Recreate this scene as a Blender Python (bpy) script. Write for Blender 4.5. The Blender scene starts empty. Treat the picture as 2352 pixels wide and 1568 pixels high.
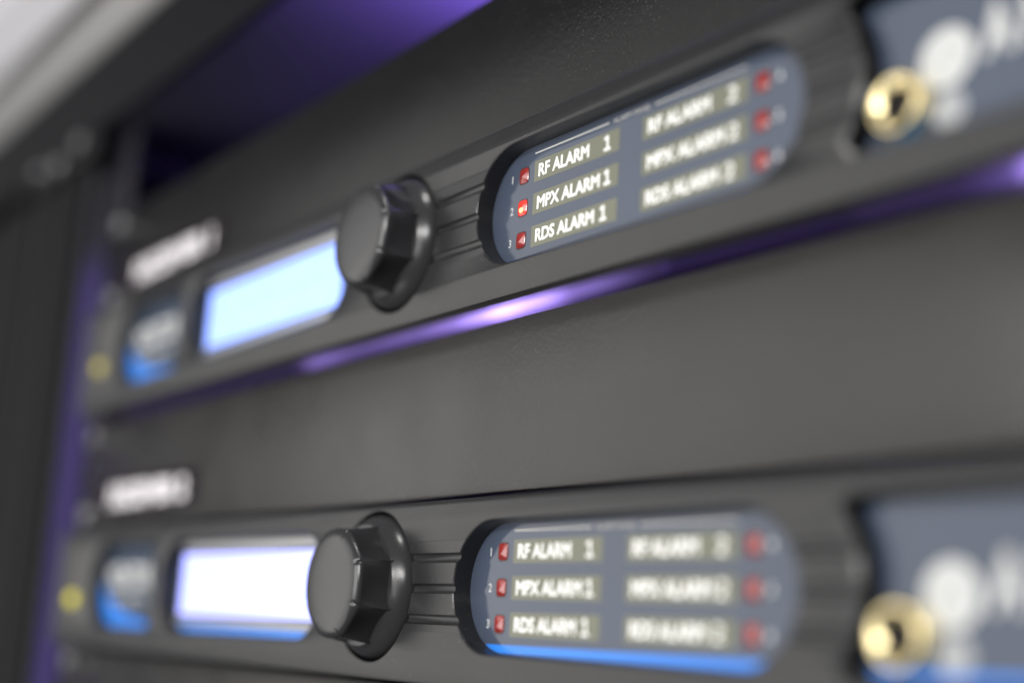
import bpy, bmesh, math, random
from mathutils import Matrix, Vector
random.seed(7)
S = 0.001            # everything below is written in millimetres
C = bpy.context.scene.collection
sc = bpy.context.scene

# ---------------------------------------------------------------- camera
cam = bpy.data.cameras.new('camera')
cam.sensor_width = 36.0
cam.lens = 3198.36 / 2352 * 36
cam.clip_start = 0.005
cam.clip_end = 50
camo = bpy.data.objects.new('camera', cam)
C.objects.link(camo)
R = ((0.58352053, 0.8102072, 0.05539029), (0.13751527, -0.16580074, 0.97652428), (-0.80037075, 0.56220495, 0.208164))
M = Matrix.Identity(4)
for i in range(3):
    M[i][0] = R[0][i]; M[i][1] = R[1][i]; M[i][2] = -R[2][i]
M[0][3], M[1][3], M[2][3] = 258.973 * S, -182.855 * S, -99.922 * S
camo.matrix_world = M
cam.dof.use_dof = True
cam.dof.focus_distance = 0.327
cam.dof.aperture_fstop = 3.25
cam.dof.aperture_blades = 0
sc.camera = camo

# ---------------------------------------------------------------- world, light, exposure
w = bpy.data.worlds.new('World'); sc.world = w; w.use_nodes = True
w.node_tree.nodes['Background'].inputs[0].default_value = (0.92, 0.95, 1.0, 1)
w.node_tree.nodes['Background'].inputs[1].default_value = 0.10
sc.view_settings.view_transform = 'Standard'
sc.view_settings.look = 'None'
sc.view_settings.exposure = -0.13
sc.view_settings.gamma = 1

def area(name, loc, target, sx, sy, radiance, col, spread=math.pi):
    l = bpy.data.lights.new(name, 'AREA'); l.shape = 'RECTANGLE'
    l.size = sx * S; l.size_y = sy * S
    l.energy = radiance * math.pi * (sx * S) * (sy * S)
    l.color = col; l.spread = spread
    o = bpy.data.objects.new(name, l); C.objects.link(o)
    p = Vector(loc) * S; t = Vector(target) * S
    o.location = p
    o.rotation_euler = (t - p).to_track_quat('-Z', 'Y').to_euler()
    return o
# the bright side of the room that the glossy black fronts mirror
area('room_light', (-1480, -1150, -440), (-1480, 0, -440), 2240, 1800, 1.95, (1.0, 0.975, 0.94))
area('room_light_upper', (-1480, -1150, 630), (-1480, 0, 630), 2240, 330, 1.45, (1.0, 0.975, 0.95))
area('front_fill', (230, -1400, 60), (200, 0, -20), 900, 900, 6.5, (1.0, 0.99, 0.97))  # unseen fill added to brighten the pale print, not mirrored by the fronts
area('tube_lamp', (900, -1200, 380), (-30, 0, -20), 620, 200, 34.0, (1.0, 0.98, 0.96))
area('ceiling_lamp', (150, -380, 1150), (110, -10, 0), 150, 150, 62.0, (1.0, 0.98, 0.94))
# violet cabinet lighting
VIO = (0.30, 0.17, 1.0)

# ---------------------------------------------------------------- materials
def mat(name, col, rough=0.5, metal=0.0, emit=None, estr=0, bump=None, spec=0.5, specks=None, coat=0, aniso=0, var=0.0, trans=0):
    m = bpy.data.materials.new(name); m.use_nodes = True
    nt = m.node_tree; b = nt.nodes['Principled BSDF']
    b.inputs['Base Color'].default_value = (*col, 1)
    b.inputs['Roughness'].default_value = rough
    b.inputs['Metallic'].default_value = metal
    b.inputs['Specular IOR Level'].default_value = spec
    b.inputs['Coat Weight'].default_value = coat
    b.inputs['Coat Roughness'].default_value = 0.06
    b.inputs['Transmission Weight'].default_value = trans
    if aniso:
        b.inputs['Anisotropic'].default_value = aniso
    if emit:
        b.inputs['Emission Color'].default_value = (*emit, 1)
        b.inputs['Emission Strength'].default_value = estr
    tc = nt.nodes.new('ShaderNodeTexCoord')
    colsock = None
    if var:
        n = nt.nodes.new('ShaderNodeTexNoise'); n.inputs['Scale'].default_value = 35; n.inputs['Detail'].default_value = 6
        nt.links.new(tc.outputs['Object'], n.inputs['Vector'])
        mr = nt.nodes.new('ShaderNodeMapRange')
        mr.inputs['From Min'].default_value = 0.3; mr.inputs['From Max'].default_value = 0.7
        mr.inputs['To Min'].default_value = rough - var; mr.inputs['To Max'].default_value = rough + var
        nt.links.new(n.outputs['Fac'], mr.inputs['Value']); nt.links.new(mr.outputs['Result'], b.inputs['Roughness'])
    if bump:
        sc_, st, di = bump
        n = nt.nodes.new('ShaderNodeTexNoise'); n.inputs['Scale'].default_value = sc_; n.inputs['Detail'].default_value = 3
        nt.links.new(tc.outputs['Object'], n.inputs['Vector'])
        bn = nt.nodes.new('ShaderNodeBump'); bn.inputs['Strength'].default_value = st; bn.inputs['Distance'].default_value = di
        nt.links.new(n.outputs['Fac'], bn.inputs['Height']); nt.links.new(bn.outputs['Normal'], b.inputs['Normal'])
    if specks:
        # dust: tiny pale specks, denser in patches
        v = nt.nodes.new('ShaderNodeTexVoronoi'); v.inputs['Scale'].default_value = specks[0]
        nt.links.new(tc.outputs['Object'], v.inputs['Vector'])
        lt = nt.nodes.new('ShaderNodeMath'); lt.operation = 'LESS_THAN'
        wn = nt.nodes.new('ShaderNodeTexNoise'); wn.inputs['Scale'].default_value = 60; wn.inputs['Detail'].default_value = 2
        nt.links.new(tc.outputs['Object'], wn.inputs['Vector'])
        mr = nt.nodes.new('ShaderNodeMapRange')
        mr.inputs['From Min'].default_value = 0.45; mr.inputs['From Max'].default_value = 0.8
        mr.inputs['To Min'].default_value = specks[1] * .7; mr.inputs['To Max'].default_value = specks[1] * 1.4
        nt.links.new(wn.outputs['Fac'], mr.inputs['Value'])
        nt.links.new(v.outputs['Distance'], lt.inputs[0]); nt.links.new(mr.outputs['Result'], lt.inputs[1])
        mx = nt.nodes.new('ShaderNodeMix'); mx.data_type = 'RGBA'
        mx.inputs['A'].default_value = (*col, 1); mx.inputs['B'].default_value = (0.5, 0.48, 0.44, 1)
        nt.links.new(lt.outputs[0], mx.inputs['Factor']); nt.links.new(mx.outputs['Result'], b.inputs['Base Color'])
    return m

M_blank = mat('black_powder_coat', (0.026, 0.025, 0.024), 0.30, bump=(900, 0.10, 0.0006), specks=(1500, 0.06), var=0.06)
M_leather = mat('black_textured_coat', (0.006, 0.006, 0.0065), 0.30, spec=0.24, bump=(900, 0.30, 0.0003), specks=(1400, 0.08), var=0.03)
M_fascia = mat('black_fascia_paint', (0.019, 0.019, 0.020), 0.31, bump=(2200, 0.12, 0.0003), specks=(1600, 0.075), var=0.03)
M_knob = mat('black_knob_plastic', (0.033, 0.033, 0.035), 0.22, bump=(3000, 0.08, 0.0002), var=0.04)
M_knobface = mat('satin_knob_face', (0.045, 0.045, 0.048), 0.36, bump=(2500, 0.08, 0.0002))
M_overlay = mat('slate_blue_membrane', (0.060, 0.076, 0.112), 0.11, var=0.03, specks=(700, 0.035))
M_olive = mat('olive_label_window', (0.145, 0.150, 0.105), 0.14)
M_white = mat('white_lettering', (0.93, 0.93, 0.90), 0.5)
M_small = mat('pale_lettering', (0.62, 0.63, 0.64), 0.5)
M_print = mat('white_print', (0.58, 0.59, 0.58), 0.5, spec=0.3)
M_dim = mat('grey_print', (0.36, 0.375, 0.39), 0.4)
M_line = mat('pale_rule', (0.50, 0.49, 0.46), 0.5)
M_blue = mat('blue_stripe_print', (0.03, 0.24, 0.86), 0.25)
M_red = mat('red_lamp_lens', (0.30, 0.028, 0.026), 0.18, coat=0.5)
M_redlit = mat('lit_red_lamp_lens', (0.8, 0.05, 0.04), 0.12, emit=(1.0, 0.04, 0.03), estr=0.42, coat=0.6)
M_redcore = mat('lit_lamp_core', (1, 0.5, 0.2), 0.2, emit=(1.0, 0.42, 0.12), estr=3.2)
M_rim = mat('dark_lamp_rim', (0.02, 0.018, 0.02), 0.3)
M_gold = mat('gold_plating', (0.95, 0.80, 0.45), 0.27, metal=1.0)
M_hole = mat('dark_bore', (0.012, 0.010, 0.008), 0.6)
M_tape = mat('black_label_tape', (0.008, 0.004, 0.007), 0.5, spec=0.10)
M_tapetext = mat('tape_lettering', (0.9, 0.86, 0.9), 0.5)
M_frame = mat('grey_display_frame', (0.36, 0.36, 0.36), 0.4)
M_post = mat('black_rack_post', (0.005, 0.005, 0.0065), 0.42, spec=0.11, bump=(900, 0.1, 0.0004))
M_rail = mat('dark_rail_steel', (0.022, 0.021, 0.027), 0.5, spec=0.15)
M_inner = mat('cabinet_interior', (0.035, 0.035, 0.04), 0.6)
M_violet = mat('interior_steel', (0.045, 0.045, 0.05), 0.5, spec=0.2)
M_brushed = mat('brushed_aluminium', (0.50, 0.47, 0.50), 0.34, metal=1.0, bump=(1200, 0.15, 0.0002))
M_alu = mat('light_grey_cabinet_trim', (0.23, 0.227, 0.225), 0.3, metal=0.0)
M_wall = mat('white_wall_paint', (0.55, 0.545, 0.57), 0.3)
M_screw = mat('screw_steel', (0.42, 0.42, 0.43), 0.28, metal=0.9)
M_yellow = mat('yellow_cap', (0.75, 0.65, 0.12), 0.4)
M_yellit = mat('lit_yellow_lamp', (0.70, 0.62, 0.05), 0.4, emit=(0.9, 0.8, 0.06), estr=0.55)
M_ledpcb = mat('glowing_strip_board', (0.5, 0.45, 0.7), 0.5, emit=(0.34, 0.22, 1.0), estr=0.3)  # board given a faint glow to fill in violet between the bright spots
M_chip = mat('violet_lamp_diffuser', (0.5, 0.4, 1.0), 0.4, emit=(0.44, 0.32, 1.0), estr=10)
# glow set by hand along the length to shape the violet streak above
nt = M_chip.node_tree
tc = nt.nodes.new('ShaderNodeTexCoord'); sx = nt.nodes.new('ShaderNodeSeparateXYZ')
mr = nt.nodes.new('ShaderNodeMapRange'); mr.inputs['From Min'].default_value = -0.15; mr.inputs['From Max'].default_value = 0.17
cr = nt.nodes.new('ShaderNodeValToRGB'); cr.color_ramp.interpolation = 'EASE'
for i, (x, v) in enumerate(((-136, .09), (-126, .14), (-100, .07), (-70, .10), (-50, .18), (-38, .42), (-26, 1.0), (-12, .6), (4, .14), (34, .02), (88, .015), (112, .02), (123, .07), (131, .9))):
    p = (x / 1000 + .15) / .32
    e = cr.color_ramp.elements[i] if i < 2 else cr.color_ramp.elements.new(p)
    e.position = p; e.color = (v, v, v, 1)
mu = nt.nodes.new('ShaderNodeMath'); mu.operation = 'MULTIPLY'; mu.inputs[1].default_value = 14.0
nt.links.new(tc.outputs['Object'], sx.inputs[0]); nt.links.new(sx.outputs['X'], mr.inputs['Value'])
nt.links.new(mr.outputs['Result'], cr.inputs['Fac']); nt.links.new(cr.outputs['Color'], mu.inputs[0])
nt.links.new(mu.outputs[0], nt.nodes['Principled BSDF'].inputs['Emission Strength'])
def lcd_mat(name, col, strength):
    m = mat(name, (0.2, 0.25, 0.6), 0.3, emit=col, estr=strength)
    return m
M_lcd = lcd_mat('backlit_display', (0.40, 0.68, 2.0), 1.0)
M_lcd2 = lcd_mat('backlit_display_bright', (0.76, 0.76, 2.0), 1.0)
M_char = mat('display_segments', (0.3, 0.4, 0.8), 0.4, emit=(0.5, 0.75, 2.2), estr=0.9)

# ---------------------------------------------------------------- helpers
def thing(name, label, cat, loc=(0, 0, 0), group=None):
    o = bpy.data.objects.new(name, None); C.objects.link(o)
    o.location = Vector(loc) * S; o.empty_display_size = 0.01
    o['label'] = label; o['category'] = cat
    if group: o['group'] = group
    return o

def link_mesh(name, me, m, parent=None, loc=(0, 0, 0), smooth=False):
    me.name = name
    if m: 
        me.materials.clear(); me.materials.append(m)
    if smooth:
        for p in me.polygons: p.use_smooth = True
    o = bpy.data.objects.new(name, me); C.objects.link(o)
    o.location = Vector(loc) * S
    if parent: o.parent = parent
    return o

def from_bm(name, bm, m, parent=None, loc=(0, 0, 0), smooth=False, auto=None):
    bmesh.ops.recalc_face_normals(bm, faces=bm.faces[:])
    bmesh.ops.scale(bm, vec=(S, S, S), verts=bm.verts[:])
    me = bpy.data.meshes.new(name); bm.to_mesh(me); bm.free()
    if auto is not None:
        smooth = True
        me.set_sharp_from_angle(angle=math.radians(auto))
    return link_mesh(name, me, m, parent, loc, smooth)

def box(name, x0, x1, y0, y1, z0, z1, m, parent=None, bev=0.0, seg=2, loc=(0, 0, 0)):
    bm = bmesh.new()
    r = bmesh.ops.create_cube(bm, size=1)
    for v in r['verts']:
        v.co.x = x0 + (v.co.x + .5) * (x1 - x0); v.co.y = y0 + (v.co.y + .5) * (y1 - y0); v.co.z = z0 + (v.co.z + .5) * (z1 - z0)
    if bev:
        bmesh.ops.bevel(bm, geom=bm.edges[:], offset=bev, segments=seg, profile=0.5, affect='EDGES')
    return from_bm(name, bm, m, parent, loc, auto=30 if bev else None)

def prism(bm, pts, axis, a, b):
    """closed 2-D outline extruded along an axis; pts are the two other coordinates"""
    def P(u, v, t):
        return {'x': (t, u, v), 'y': (u, t, v), 'z': (u, v, t)}[axis]
    A = [bm.verts.new(P(u, v, a)) for u, v in pts]
    B = [bm.verts.new(P(u, v, b)) for u, v in pts]
    n = len(pts)
    bm.faces.new(A); bm.faces.new(B[::-1])
    for i in range(n):
        bm.faces.new((A[i], B[i], B[(i + 1) % n], A[(i + 1) % n]))

def lathe(bm, prof, cx, cz, seg=64):
    """prof: list of (radius, y) about the Y axis through (cx, cz)"""
    rings = []
    for r, y in prof:
        if r < 1e-6:
            rings.append([bm.verts.new((cx, y, cz))])
        else:
            rings.append([bm.verts.new((cx + r * math.cos(2 * math.pi * i / seg), y, cz + r * math.sin(2 * math.pi * i / seg))) for i in range(seg)])
    for a, b in zip(rings[:-1], rings[1:]):
        for i in range(seg):
            j = (i + 1) % seg
            if len(a) == 1 and len(b) == 1: continue
            if len(a) == 1: bm.faces.new((a[0], b[i], b[j]))
            elif len(b) == 1: bm.faces.new((a[i], a[j], b[0]))
            else: bm.faces.new((a[i], a[j], b[j], b[i]))

def arc(cx, cz, r, a0, a1, n=24):
    return [(cx + r * math.cos(math.radians(a0 + (a1 - a0) * i / n)), cz + r * math.sin(math.radians(a0 + (a1 - a0) * i / n))) for i in range(n + 1)]

def stadium(x0, x1, r, n=28, cz=0):
    return arc(x0 + r, cz, r, 90, 270, n) + arc(x1 - r, cz, r, -90, 90, n)

def clip_z(pts, zmax):
    """keep the part of a convex outline below zmax"""
    out = []
    n = len(pts)
    for i in range(n):
        p, q = pts[i], pts[(i + 1) % n]
        if p[1] <= zmax: out.append(p)
        if (p[1] - zmax) * (q[1] - zmax) < 0:
            t = (zmax - p[1]) / (q[1] - p[1]); out.append((p[0] + t * (q[0] - p[0]), zmax))
    return out

def mesh_of(ob):
    dg = bpy.context.evaluated_depsgraph_get(); dg.update()
    e = ob.evaluated_get(dg)
    return bpy.data.meshes.new_from_object(e, depsgraph=dg)

def text_mesh(txt, h, bold=0.0, width=None, depth=0.06):
    """flat lettering of cap height h (mm), left aligned at x=0, facing -Y; bold = extra stroke width in mm,
    made of copies shifted sideways, each a hair in front of the other"""
    cu = bpy.data.curves.new('lettering', 'FONT'); cu.body = txt; cu.size = 1.0
    cu.resolution_u = 4
    o = bpy.data.objects.new('t', cu); C.objects.link(o)
    me = mesh_of(o)
    bpy.data.objects.remove(o); bpy.data.curves.remove(cu)
    xs = [v.co.x for v in me.vertices]; ys = [v.co.y for v in me.vertices]
    x0, x1, y0, y1 = min(xs), max(xs), min(ys), max(ys)
    b2 = bold / 2
    k = (h - bold) / (y1 - y0)
    kx = k if width is None else (width - bold) / (x1 - x0)
    base = [((v.co.x - x0) * kx, (v.co.y - y0) * k) for v in me.vertices]
    faces = [tuple(p.vertices) for p in me.polygons]
    shifts = [(b2, b2)] if not bold else [(b2 + b2 * math.cos(t), b2 + b2 * math.sin(t)) for t in [i * math.pi / 4 for i in range(8)]] + [(b2, b2)]
    V = []; F = []
    for i, (dx, dz) in enumerate(shifts):
        n0 = len(V)
        V += [((x + dx) * S, -i * 0.0025 * S, (z + dz) * S) for x, z in base]
        F += [tuple(n0 + q for q in f) for f in faces]
    out = bpy.data.meshes.new('lettering'); out.from_pydata(V, [], F); out.update()
    bpy.data.meshes.remove(me)
    return out

def lettering(txt, x, y, z, h, m, parent, bold=0.0, width=None, name='lettering', depth=0.06):
    me = text_mesh(txt, h, bold, width, depth)
    return link_mesh(name, me, m, parent, (x, y, z))

def stroke_outline(pts, w):
    """open polyline thickened to width w (mitred), as a strip of quads"""
    n = len(pts); L = []; Rr = []
    for i in range(n):
        p = Vector(pts[i])
        d1 = (p - Vector(pts[i - 1])).normalized() if i else None
        d2 = (Vector(pts[i + 1]) - p).normalized() if i < n - 1 else None
        d = (d1 or d2) if not (d1 and d2) else (d1 + d2).normalized()
        nn = Vector((-d.y, d.x)); k = 1.0
        if d1 and d2: k = 1 / max(.5, nn.dot(Vector((-d1.y, d1.x))))
        L.append(p + nn * w / 2 * k); Rr.append(p - nn * w / 2 * k)
    return L, Rr
def digit(n, x, y, z, h, m, parent):
    """bold humanist digit 1 (with a foot) or 2"""
    w = h * .2
    if n == 1:
        lines = [[(.02, .80), (.20, .86), (.36, 1.0)], [(.36, 1.0), (.36, .09)], [(.0, .09), (.66, .09)]]
    else:
        lines = [[(.03, .84)] + [(.30 + .25 * math.cos(math.radians(a)), .68 + .22 * math.sin(math.radians(a))) for a in range(130, -46, -22)] + [(.30, .30), (.08, .09), (.64, .09)]]
    V = []; F = []
    for i, l in enumerate(lines):
        L, Rr = stroke_outline([(a * h, b * h) for a, b in l], w)
        n0 = len(V)
        for a, b in zip(L, Rr):
            V += [(a.x * S, -i * .004 * S, a.y * S), (b.x * S, -i * .004 * S, b.y * S)]
        F += [(n0 + 2 * j, n0 + 2 * j + 1, n0 + 2 * j + 3, n0 + 2 * j + 2) for j in range(len(l) - 1)]
    me = bpy.data.meshes.new('digit'); me.from_pydata(V, [], F); me.update()
    return link_mesh('digit', me, m, parent, (x, y, z))

# ---------------------------------------------------------------- rack cabinet
rack = thing('rack_cabinet', 'dark equipment cabinet with grooved post at left, light grey top trim and violet lit inside', 'cabinet', (0, 60, -300))
RL = Vector((0, 60, -300))
def rk(name, x0, x1, y0, y1, z0, z1, m, bev=0.0, parent=rack):
    o = box(name, x0, x1, y0, y1, z0, z1, m, None, bev)
    if parent is rack: o.location = -RL * S
    o.parent = parent
    return o
# left post: extruded section with two grooves
def post(xr, sgn):
    bm = bmesh.new()
    P = [(0, 9)]
    pts = [(0, 60), (0, 1.2), (1.2, 0)]
    for g in (8.5, 36, 80, 124):
        pts += [(g - 4.2, 0), (g - 3.4, 12), (g + 3.4, 12), (g + 4.2, 0)]
    pts += [(168.8, 0), (170, 1.2), (170, 60)]
    pts = [(xr - sgn * u, v) for u, v in pts]
    prism(bm, pts, 'z', -620, 96)
    o = from_bm('post', bm, M_post, None, auto=25)
    o.location = -RL * S; o.parent = rack
    return o
post(-329, 1)
post(196, -1)
rk('side_catch_plate', -328.8, -328.2, 1.0, 9.8, -620, 90, M_violet)  # plate added on the black post to catch the violet side light
rk('mounting_rail', -345, -306, 10, 12, -620, 108, M_rail, 0.3)
rk('mounting_rail', 172, 194.5, 10, 12, -620, 108, M_violet, 0.3)
# cross beam over the opening and light trim above it
bm = bmesh.new()
prism(bm, [(60, 113.2), (60, 150.6), (2, 150.6), (0, 149), (0, 110), (3, 110), (3, 113.2)], 'x', -900, 700)
o = from_bm('cross_beam', bm, M_post, None, auto=30); o.location = -RL * S; o.parent = rack
bm = bmesh.new()
pf = [(60, 151)] + [(8 - 13 * math.sin(math.radians(a)), 167 - 16 * math.cos(math.radians(a))) for a in range(0, 181, 12)] + [(60, 183)]
prism(bm, pf, 'x', -1000, 700)
o = from_bm('top_trim', bm, M_alu, None, auto=40); o.location = -RL * S; o.parent = rack
bm = bmesh.new()
pf = [(60, 194), (1, 194), (-1, 196), (-1, 210)] + [(-1 - 9 * math.sin(math.radians(a)), 219 - 9 * math.cos(math.radians(a))) for a in range(0, 181, 15)] + [(-1, 230), (-1, 330), (60, 330)]
prism(bm, pf, 'x', -1000, 700)
o = from_bm('upper_trim', bm, M_wall, None, auto=40); o.location = -RL * S; o.parent = rack
o['label'] = 'white upper trim with a rounded bead'
rk('seam_shade_strip', -1000, 700, 0.5, 58, 183.2, 193.6, M_hole)  # dark strip filling the gap, standing in for its shade
# corner bracket at the top of the left post with its bolts
rk('corner_bracket', -425, -318, -3, -0.2, 97, 109, M_post, 0.6)
# interior skins
rk('side_panel', -352, -349, 12.5, 640, -620, 300, M_inner)
rk('side_panel', 346, 349, 12.5, 640, -620, 300, M_inner)
rk('back_panel', -349, 346, 636, 640, -620, 300, M_inner)
rk('inner_ceiling', -348, 345, 3.2, 630, 110.2, 113, M_violet)
def disc_part(name, x, y, z, r, h, m, parent, off, drive=False):
    bm = bmesh.new()
    prof = [(0, y), (r, y), (r, y - h * .55), (r * .85, y - h), (r * .42, y - h)]
    prof += [(r * .38, y - h * .45), (0, y - h * .45)] if drive else [(0, y - h)]
    lathe(bm, prof, 0, 0, 28)
    o = from_bm(name, bm, m, None, auto=35)
    o.location = (Vector((x, 0, z)) - off) * S; o.parent = parent
    return o
disc_part('bolt', -370, -3, 101.5, 4.0, 2.5, M_screw, rack, RL, True)
disc_part('bolt', -342, -3, 106, 3.4, 2.0, M_screw, rack, RL, True)
disc_part('bolt', -400, -3, 106, 3.4, 2.0, M_screw, rack, RL, True)

# violet lamp strip inside the cabinet, and unseen violet lamps around it
strip = thing('lamp_strip', 'violet lamp strip inside the cabinet under the upper rack unit', 'light strip', (0, 16, -29))
def strip_part(name, x0, x1, y0, y1, z0, z1, m):
    o = box(name, x0, x1, y0, y1, z0, z1, m); o.location = -Vector((0, 16, -29)) * S; o.parent = strip; return o
strip_part('board', -300, 170, 13, 19, -30.5, -29.5, M_ledpcb)
for a_, b_ in ((-136, 34), (88, 160)):
    strip_part('diffuser', a_, b_, 12.8, 16.5, -29.4, -26.4, M_chip)
def vlamp(name, loc, target, sx, sy, rad):
    return area(name, loc, target, sx, sy, rad, VIO, math.radians(125))
vlamp('violet_cabinet_lamp', (30, 60, 28), (30, 60, 110), 200, 50, 160.0)
vlamp('violet_far_fill', (-200, 60, 28), (-200, 60, 110), 120, 50, 1.6)  # weak unseen fill added to tint the dark opening violet
vlamp('violet_rear_fill', (-80, 260, 60), (-349, 260, 110), 200, 200, 3.0)  # unseen fill added to turn the left side panel dark navy
vlamp('violet_side_fill', (-311, 7.2, -160), (-340, 7.2, -160), 420, 4, 10).rotation_euler = (0, math.radians(90), 0)  # unseen lamp added in the gap to wash the post side violet

# ---------------------------------------------------------------- blank panels
XL, XR = -309.0, 174.0
def screw(x, z, y, parent, off, m=None):
    return disc_part('screw', x, y, z, 4.0, 2.0, m or M_screw, parent, off, True)
def blank(z0, z1, label, m, name='blank_panel'):
    zc = (z0 + z1) / 2
    t = thing(name, label, 'panel', (-67.5, 7, zc), 'blank panels between the rack units')
    off = Vector((-67.5, 7, zc))
    o = box('face_plate', XL, XR, 6, 8.2, z0, z1, m, None, 0.35); o.location = -off * S; o.parent = t
    # returned edge behind the plate
    o = box('folded_flange', XL + 20, XR - 20, 8.3, 9.9, z0 + 1, z1 - 3.0, m, None, 0.2); o.location = -off * S; o.parent = t
    for x in (XL + 8, XR - 8):
        for dz in (-15.9, 15.9):
            screw(x, zc + dz, 6, t, off)
    return t
blank(22.9, 66.0, 'textured black blank panel above the upper rack unit, topmost panel in view', M_leather)
blank(-66.2, -24.3, 'plain black blank panel between the two rack units with the round knobs', M_blank)
blank(-154.5, -112.9, 'plain black blank panel under the lower rack unit at the bottom edge', M_blank)

# ---------------------------------------------------------------- rack unit (built once, copied)
Z1, Z2 = 0.0, -88.9
def fascia_mesh():
    # section with rounded shoulders, swept along X
    prof = [(6, -21.35), (-1.5, -21.35), (-1.5, -22.6), (-3.5, -22.6), (-4.1, -22.3), (-4.4, -21.6), (-5, -15.8), (-5, 15.4), (-4.6, 19.2), (-4.2, 19.9), (-3.6, 20.2), (6, 20.2)]
    bm = bmesh.new(); prism(bm, prof, 'x', XL + 15, XR - 15)
    bmesh.ops.recalc_face_normals(bm, faces=bm.faces[:])
    me = bpy.data.meshes.new('f'); bm.to_mesh(me); bm.free()
    ob = bpy.data.objects.new('f', me); C.objects.link(ob)
    cutters = []
    def cutter(bm):
        bmesh.ops.recalc_face_normals(bm, faces=bm.faces[:])
        me = bpy.data.meshes.new('c'); bm.to_mesh(me); bm.free()
        o = bpy.data.objects.new('c', me); C.objects.link(o); cutters.append(o)
    for out, y, ch in ((WIN_A, 0.4, 0.55), (WIN_L, 0.4, 0.6), (WIN_D, 0.4, 0.6), (WIN_R, 0.4, 1.7)):
        b = bmesh.new(); prism(b, out, 'y', -12, y); cutter(b)
        # softened rim: a frustum a little wider than the opening at the front face
        b = bmesh.new(); o2 = inset(out, -ch); o3 = inset(out, -ch * .45)
        o2 = [(p[0], max(-15.3, min(15.3, p[1]))) for p in o2]; o3 = [(p[0], max(-15.15, min(15.15, p[1]))) for p in o3]
        ringsv = [[b.verts.new((p[0], yy, p[1])) for p in pp] for pp, yy in ((o2, -6.0), (o2, -5.0 - .001), (o3, -5.0 + ch * .22), (inset(out, .02), -5.0 + ch * .75))]
        n = len(out)
        for ra, rb in zip(ringsv[:-1], ringsv[1:]):
            for i in range(n): b.faces.new((ra[i], ra[(i + 1) % n], rb[(i + 1) % n], rb[i]))
        b.faces.new(ringsv[0]); b.faces.new(ringsv[-1][::-1]); cutter(b)
    b = bmesh.new(); lathe(b, [(0, -12), (18.7, -12), (18.7, 3.2), (0, 3.2)], -49, 0, 72); cutter(b)
    # grooves that run from knob well to window, and from window to the right window
    for z in (6.5, -0.6, -7.7):
        b = bmesh.new()
        prism(b, [(-5.45 + 1.35 * math.cos(math.radians(a)), z + 1.35 * math.sin(math.radians(a))) for a in range(0, 360, 24)], 'x', -40, 1.0); cutter(b)
        b = bmesh.new()
        prism(b, [(-5.45 + 1.35 * math.cos(math.radians(a)), z + 1.35 * math.sin(math.radians(a))) for a in range(0, 360, 24)], 'x', 88, 110); cutter(b)
    # shallow sunk band behind the grooves
    b = bmesh.new(); prism(b, [(-7, -10.9), (-4.86, -10.5), (-4.86, 10.5), (-7, 10.9)], 'x', -40, -4); cutter(b)
    b = bmesh.new(); prism(b, [(-7, -10.9), (-4.86, -10.5), (-4.86, 10.5), (-7, 10.9)], 'x', 86, 110); cutter(b)
    for c in cutters:
        md = ob.modifiers.new('b', 'BOOLEAN'); md.operation = 'DIFFERENCE'; md.solver = 'EXACT'; md.object = c
    md = ob.modifiers.new('v', 'BEVEL'); md.width = 0.24; md.segments = 2; md.limit_method = 'ANGLE'; md.angle_limit = math.radians(34)
    md.use_clamp_overlap = True; md.harden_normals = False
    me = mesh_of(ob)
    for c in cutters: bpy.data.objects.remove(c)
    bpy.data.objects.remove(ob)
    me.transform(Matrix.Scale(S, 4))
    for p in me.polygons: p.use_smooth = True
    me.set_sharp_from_angle(angle=math.radians(32))
    return me

WIN_A = stadium(-12.5, 93.2, 14.6)
WIN_D = stadium(-189.5, -76.0, 14.6)
# left window: rounded left end, straight right side
WIN_L = arc(-241.5, 0, 14.9, 92, 268, 28) + [(-198.5, -14.9), (-197.0, -13.4), (-197.0, 13.4), (-198.5, 14.9)]
# right window: its left side bows towards the right
WIN_R = [(103.2, 13.0)] + arc(84.5, 0, 22.6, 30, -30, 16) + [(103.2, -12.6), (105.0, -14.4), (157.0, -14.4), (159, -13), (159, 13), (157, 14.8), (105.0, 14.8)]

def inset(pts, d):
    cx = sum(p[0] for p in pts) / len(pts)
    out = []
    n = len(pts)
    area2 = sum(pts[i][0] * pts[(i + 1) % n][1] - pts[(i + 1) % n][0] * pts[i][1] for i in range(n))
    sg = 1 if area2 > 0 else -1
    for i in range(n):
        a, b, c = Vector(pts[i - 1]), Vector(pts[i]), Vector(pts[(i + 1) % n])
        e1, e2 = (b - a), (c - b)
        if e1.length < 1e-6 or e2.length < 1e-6: out.append(tuple(b)); continue
        n1 = Vector((-e1.y, e1.x)).normalized() * sg; n2 = Vector((-e2.y, e2.x)).normalized() * sg
        nn = (n1 + n2); nn.normalize()
        out.append(tuple(b + nn * d))
    return out

def sheet(name, pts, y0, y1, m, parent, bev=0):
    bm = bmesh.new(); prism(bm, pts, 'y', y0, y1)
    return from_bm(name, bm, m, parent)

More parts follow.
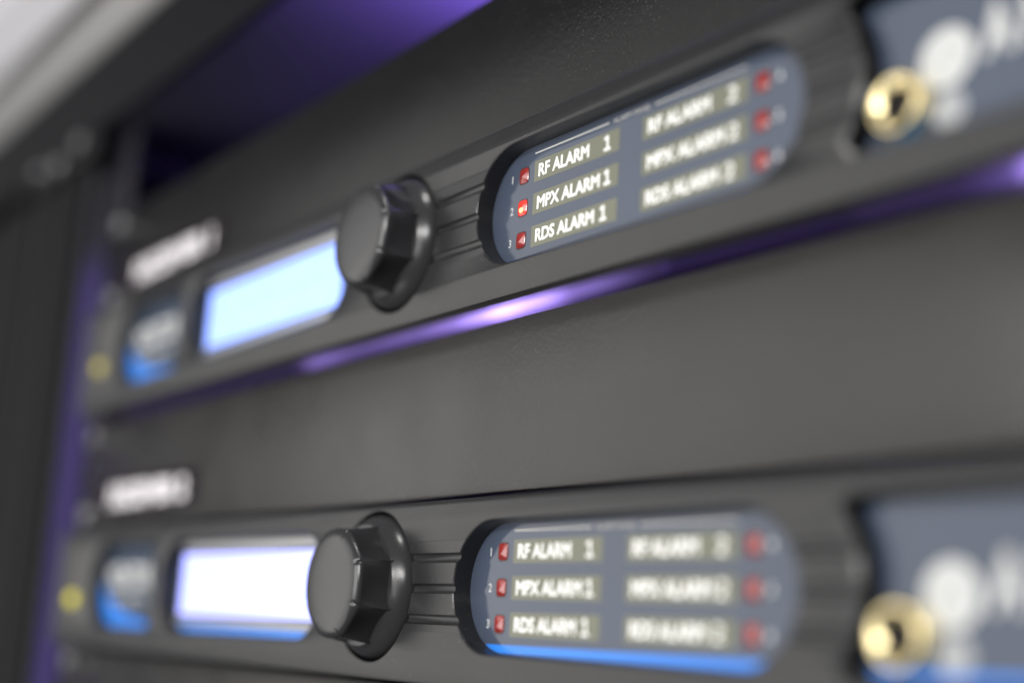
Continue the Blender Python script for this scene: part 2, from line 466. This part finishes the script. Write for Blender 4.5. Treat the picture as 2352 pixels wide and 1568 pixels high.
def led_mesh(r=1.75):
    """square rounded lens, faceted like a small cut gem"""
    bm = bmesh.new()
    N = 24
    def ring(s, y, p):
        L = []
        for i in range(N):
            t = 2 * math.pi * (i + .5) / N
            c, q = math.cos(t), math.sin(t)
            k = (abs(c) ** p + abs(q) ** p) ** (-1 / p)
            L.append(bm.verts.new((s * k * c * r, y, s * k * q * r * 1.08)))
        return L
    rs = [ring(1, 0.05, 5), ring(1, -0.10, 5), ring(.93, -0.22, 5)]
    # cut-gem face: four flat facets meeting a little above the middle
    top = bm.verts.new((0.3, -0.95, -0.6))
    cr = [rs[-1][k] for k in (2, 8, 14, 20)]
    for i in range(len(rs) - 1):
        a, b = rs[i], rs[i + 1]
        for j in range(N):
            bm.faces.new((a[j], a[(j + 1) % N], b[(j + 1) % N], b[j]))
    for j in range(N): bm.faces.new((rs[-1][j], rs[-1][(j + 1) % N], top))
    bm.faces.new(rs[0][::-1])
    bmesh.ops.recalc_face_normals(bm, faces=bm.faces[:])
    bmesh.ops.scale(bm, vec=(S, S, S), verts=bm.verts[:])
    me = bpy.data.meshes.new('led'); bm.to_mesh(me); bm.free()
    me.materials.append(M_red)
    for p in me.polygons: p.use_smooth = True
    me.set_sharp_from_angle(angle=math.radians(12))
    return me

def knob_body_mesh():
    """eight shallow flutes between ridges, domed satin front"""
    bm = bmesh.new()
    N = 160
    def rad(t, base, depth):
        u = ((t * 8 / (2 * math.pi)) % 1.0) - 0.5
        ph = u * 2 * math.pi / 8
        flat = math.cos(math.pi / 8) / math.cos(ph)          # regular octagon
        ridge = max(0.0, 1 - abs(abs(u) - .5) * 26)          # slim raised edge between the facets
        scal = .7 * math.cos(math.pi * u) * depth           # slight hollow in each grip face
        notch = .55 * max(0.0, 1 - abs(abs(u) - .5) * 30) * (1 if base < 13.95 and base > 12.0 else 0)
        return base * (1 + depth * (flat - 1)) - scal - notch + .20 * ridge * depth
    levels = [(-4.6, 15.2, 1.2), (-8.0, 15.2, 1.2), (-10.5, 14.8, 1.05), (-14.2, 14.1, .65), (-15.4, 13.9, .32), (-15.8, 13.8, .24), (-16.4, 13.3, .15), (-17.0, 12.5, .1), (-17.35, 11.6, .05), (-17.5, 10.4, .0), (-17.62, 7, 0.0), (-17.7, 3, 0)]
    rings = []
    for y, b, d in levels:
        rings.append([bm.verts.new((rad(2 * math.pi * i / N, b, d) * math.cos(2 * math.pi * i / N), y, rad(2 * math.pi * i / N, b, d) * math.sin(2 * math.pi * i / N))) for i in range(N)])
    for a, b in zip(rings[:-1], rings[1:]):
        for i in range(N):
            bm.faces.new((a[i], a[(i + 1) % N], b[(i + 1) % N], b[i]))
    bm.faces.new(rings[0][::-1])
    c = bm.verts.new((0, -17.72, 0))
    for i in range(N): bm.faces.new((rings[-1][i], rings[-1][(i + 1) % N], c))
    return bm

def build_unit():
    t = thing('rack_unit', 'upper black rack unit, its MPX ALARM 1 lamp lit bright red', 'receiver', (0, 0, 0), 'rack units with alarm lamps')
    link_mesh('fascia', fascia_mesh(), M_fascia, t)
    for a, b_ in ((XL, XL + 14.9), (XR - 14.9, XR)):
        box('ear', a, b_, 3.2, 6.0, -22.0, 21.0, M_fascia, t, 0.4)
    box('chassis', -285, 150, 6.2, 330, -21.4, 21.4, M_brushed, t, 0.4)
    # bare aluminium lip along the bottom of the front, seen from below
    box('bottom_lip', XL + 16, XR - 16, -1.45, 13.0, -21.62, -21.42, M_brushed, t)
    # ear screws
    for x in (XL + 8, XR - 8):
        for z in (-15.9, 15.9):
            screw(x, z, 3.2, t, Vector((0, 0, 0)))
    # ---- alarm window
    ap = sheet('alarm_panel', inset(WIN_A, 0.06), 0.0, 0.3, M_overlay, t)
    sheet('blue_stripe', clip_z(inset(WIN_A, 0.25), -12.5), -0.04, -0.005, M_blue, ap)
    words = (('RF ALARM', 19.0), ('MPX ALARM', 23.2), ('RDS ALARM', 21.7))
    rows = (8.0, 0.0, -8.0)
    led = led_mesh()
    for c, x0 in enumerate((4.0, 43.0)):
        for r, z in enumerate(rows):
            box('label_window', x0, x0 + 31.2, -0.045, -0.004, z - 2.6, z + 2.6, M_olive, ap)
            wd, wid = words[r]
            lettering(wd, x0 + 1.7, -0.09, z - 1.6, 3.25, M_white, ap, bold=0.30, width=wid)
            digit(c + 1, x0 + (25.9, 26.3, 25.4)[r], -0.07, z - 1.65, 3.4, M_white, ap)
    for c, x in enumerate((0.0, 78.2)):
        for r, z in enumerate(rows):
            lo = bpy.data.objects.new('alarm_lamp', led); C.objects.link(lo)
            lo.location = (x * S, 0, z * S); lo.parent = ap
            rim = []
            for k in range(24):
                tt = 2 * math.pi * k / 24; cc_, ss_ = math.cos(tt), math.sin(tt)
                q = (abs(cc_) ** 5 + abs(ss_) ** 5) ** (-1 / 5)
                rim.append((x + 2.0 * q * cc_, z + 2.15 * q * ss_))
            sheet('lamp_rim', rim, -0.03, -0.004, M_rim, ap)
            d = (('1', '2', '3'), ('4', '5', '6'))[c][r]
            lettering(d, (-4.9, 82.0)[c], -0.05, z - 0.95, 1.9, M_small, ap, bold=(0.04, 0.25)[c])
    box('rule', 4.0, 31.4, -0.04, -0.004, 12.45, 12.8, M_line, ap)
    box('rule', 46.6, 74.0, -0.04, -0.004, 12.45, 12.8, M_line, ap)
    lettering('ALARM PANEL', 32.8, -0.04, 12.1, 1.15, M_line, ap, bold=0, width=12.6)
    # ---- display window
    dp = sheet('display_panel', inset(WIN_D, 0.06), 0.0, 0.3, M_overlay, t)
    sheet('blue_stripe', clip_z(inset(WIN_D, 0.25), -12.3), -0.04, -0.005, M_blue, dp)
    # pale frame round the backlit area, printed with short dashes
    for (a, b_, c_, d_) in ((-184.5, -86, 11.4, 14.0), (-184.5, -86, -12.2, -10.5)):
        box('display_frame', a, b_, -0.5, -0.004, c_, d_, M_frame, dp, 0.1)
    scn = box('screen', -181.4, -87.6, -0.35, -0.004, -9.3, 10.1, M_lcd, dp)
    # two rows of sixteen characters, joined: too soft in the picture to pick apart
    bm = bmesh.new()
    for rr in range(2):
        for cc in range(16):
            for py in range(7):
                for px in range(5):
                    if random.random() < .42:
                        x = -178 + cc * 5.4 + px * .85; z = 7.6 - rr * 8.4 - py * .95
                        r_ = bmesh.ops.create_grid(bm, x_segments=1, y_segments=1, size=.36)
                        for v in r_['verts']:
                            v.co = (x + v.co.x, -0.37, z + v.co.y)
    o = from_bm('screen_characters', bm, M_char, dp); o['kind'] = 'stuff'
    # ---- maker's window
    lp = sheet('name_panel', inset(WIN_L, 0.06), 0.0, 0.3, M_overlay, t)
    # blue swoosh along the lower left rim
    inner = [((1 - u) ** 2 * -197.4 + 2 * u * (1 - u) * -248.0 + u * u * -255.6, (1 - u) ** 2 * -12.6 + 2 * u * (1 - u) * -11.6 + u * u * 2.0) for u in [i / 20 for i in range(21)]]
    cres = arc(-241.5, 0, 14.5, 172, 268, 20) + [(-197.4, -14.5)] + inner
    sheet('blue_swoosh', cres, -0.04, -0.005, M_blue, lp)
    lettering('MONITOR', -250.5, -0.05, -1.5, 9.0, M_print, lp, bold=0.7, width=41)
    lettering('FM RADIO', -245.5, -0.05, -6.8, 3.2, M_print, lp, bold=0.0, width=32)
    # ---- right window
    rp = sheet('output_panel', inset(WIN_R, 0.06), 0.0, 0.3, M_overlay, t)
    sheet('blue_stripe', clip_z([(105.6, -14.2), (156, -14.2), (156, -8), (105.6, -8)], -12.7), -0.04, -0.005, M_blue, rp)
    # headphone emblem: white disc, dark band and cups
    bm = bmesh.new(); prism(bm, arc(120.8, -0.6, 5.4, 0, 352, 40), 'y', -0.05, -0.004); from_bm('emblem_disc', bm, M_print, rp)
    bm = bmesh.new()
    prism(bm, arc(120.8, -1.0, 2.6, 0, 180, 20) + arc(120.8, -1.0, 2.2, 180, 0, 20), 'y', -0.07, -0.052)
    for q in (-2.7, 1.7):
        prism(bm, [(120.8 + q, -1.0), (121.8 + q, -1.0), (121.8 + q, -3.1), (120.8 + q, -3.1)], 'y', -0.07, -0.052)
    from_bm('emblem_headphones', bm, M_dim, rp)
    bm = bmesh.new()
    prism(bm, arc(121.2, -9.9, 3.3, 0, 350, 36) , 'y', -0.05, -0.004); from_bm('emblem_ring', bm, M_dim, rp)
    lettering('A', 127.8, -0.05, -3.2, 9.4, M_print, rp, bold=0.8, width=6.2)
    lettering('F', 135.8, -0.05, -3.2, 9.4, M_print, rp, bold=0.8, width=4.8)
    # headphone socket
    bm = bmesh.new()
    lathe(bm, [(5.4, -0.004), (5.4, -3.0), (5.25, -3.4), (5.0, -3.6), (4.7, -3.62), (4.3, -3.5), (3.8, -3.2), (3.4, -2.9), (3.1, -2.7)], 0, 0, 48)
    o = from_bm('socket_ring', bm, M_gold, rp, (112.5, 0, -7.2), smooth=True)
    bm = bmesh.new(); lathe(bm, [(0, -0.25), (3.05, -0.25), (3.1, -2.72)], 0, 0, 32); bo = from_bm('socket_bore', bm, M_hole, o)
    # ---- indicator at the left end
    bm = bmesh.new(); lathe(bm, [(2.6, -4.9), (2.6, -6.0), (2.1, -7.0), (1.2, -7.5), (0, -7.7)], 0, 0, 28)
    yo = from_bm('status_lamp', bm, M_yellow, t, (-272.0, 0, -5.6), smooth=True)
    # ---- knob
    bm = bmesh.new()
    lathe(bm, [(0, 3.0), (17.4, 3.0), (17.8, 2.2), (17.8, -3.9), (17.6, -4.8), (17.0, -5.9), (16.2, -6.9), (15.4, -7.6), (14.8, -8.2), (0, -8.2)], 0, 0, 96)
    sk = from_bm('knob_skirt', bm, M_knob, t, (-49, 0, 0), auto=40)
    kb = from_bm('knob', knob_body_mesh(), M_knob, t, (-49, 0, 0), auto=50)
    return t, kb, scn, yo, ap

unit, knob1, scr1, yel1, ap1 = build_unit()
def kids(o): return [c for c in bpy.data.objects if c.parent == o]
def copy_tree(o, parent=None):
    c = o.copy(); C.objects.link(c); c.parent = parent
    for ch in kids(o): copy_tree(ch, c)
    return c
unit2 = copy_tree(unit)
unit2.location = (0, 0, Z2 * S)
unit2['label'] = 'lower black rack unit with all six red lamps unlit and blue stripes under windows'
for c in kids(unit2):
    if c.name.startswith('knob') and not c.name.startswith('knob_skirt'):
        c.rotation_euler = (0, math.radians(22.5), 0)
    if c.name.startswith('status_lamp'):
        c.data = c.data.copy(); c.data.materials[0] = M_yellit
    if c.name.startswith('display_panel'):
        for g in kids(c):
            if g.name.startswith('screen') and 'characters' not in g.name:
                g.data = g.data.copy(); g.data.materials[0] = M_lcd2
knob1.rotation_euler = (0, math.radians(29), 0)
# the lit lamp of the upper unit
n = 0
for g in kids(ap1):
    if g.name.startswith('alarm_lamp'):
        if abs(g.location.x) < 1e-5 and abs(g.location.z) < 1e-5:
            g.data = g.data.copy(); g.data.materials[0] = M_redlit
            g['label'] = 'lit red alarm lamp'
bm = bmesh.new()
bmesh.ops.create_uvsphere(bm, u_segments=16, v_segments=8, radius=1)
for v in bm.verts: v.co = (v.co.x * .75 + .35, v.co.y * .28 - .72, v.co.z * .62 - .75)
from_bm('lamp_core', bm, M_redcore, ap1, smooth=True)

# ---------------------------------------------------------------- stuck-on name tapes
def tape(zc, txt, label):
    t = thing('name_tape', label, 'label', (-240, 5.9, zc), 'white on black name tapes')
    box('tape_strip', -49, 49, -0.06, 0.05, -6.5, 6.5, M_tape, t)
    lettering(txt, -36, -0.1, -4.2, 8.4, M_tapetext, t, bold=1.5, width=75)
    return t
tape(35.7, 'RECEIVER 1', 'white on black name tape on the textured blank panel above the upper rack unit')
tape(-54.6, 'RECEIVER 2', 'white on black name tape on the blank panel above the lower rack unit')
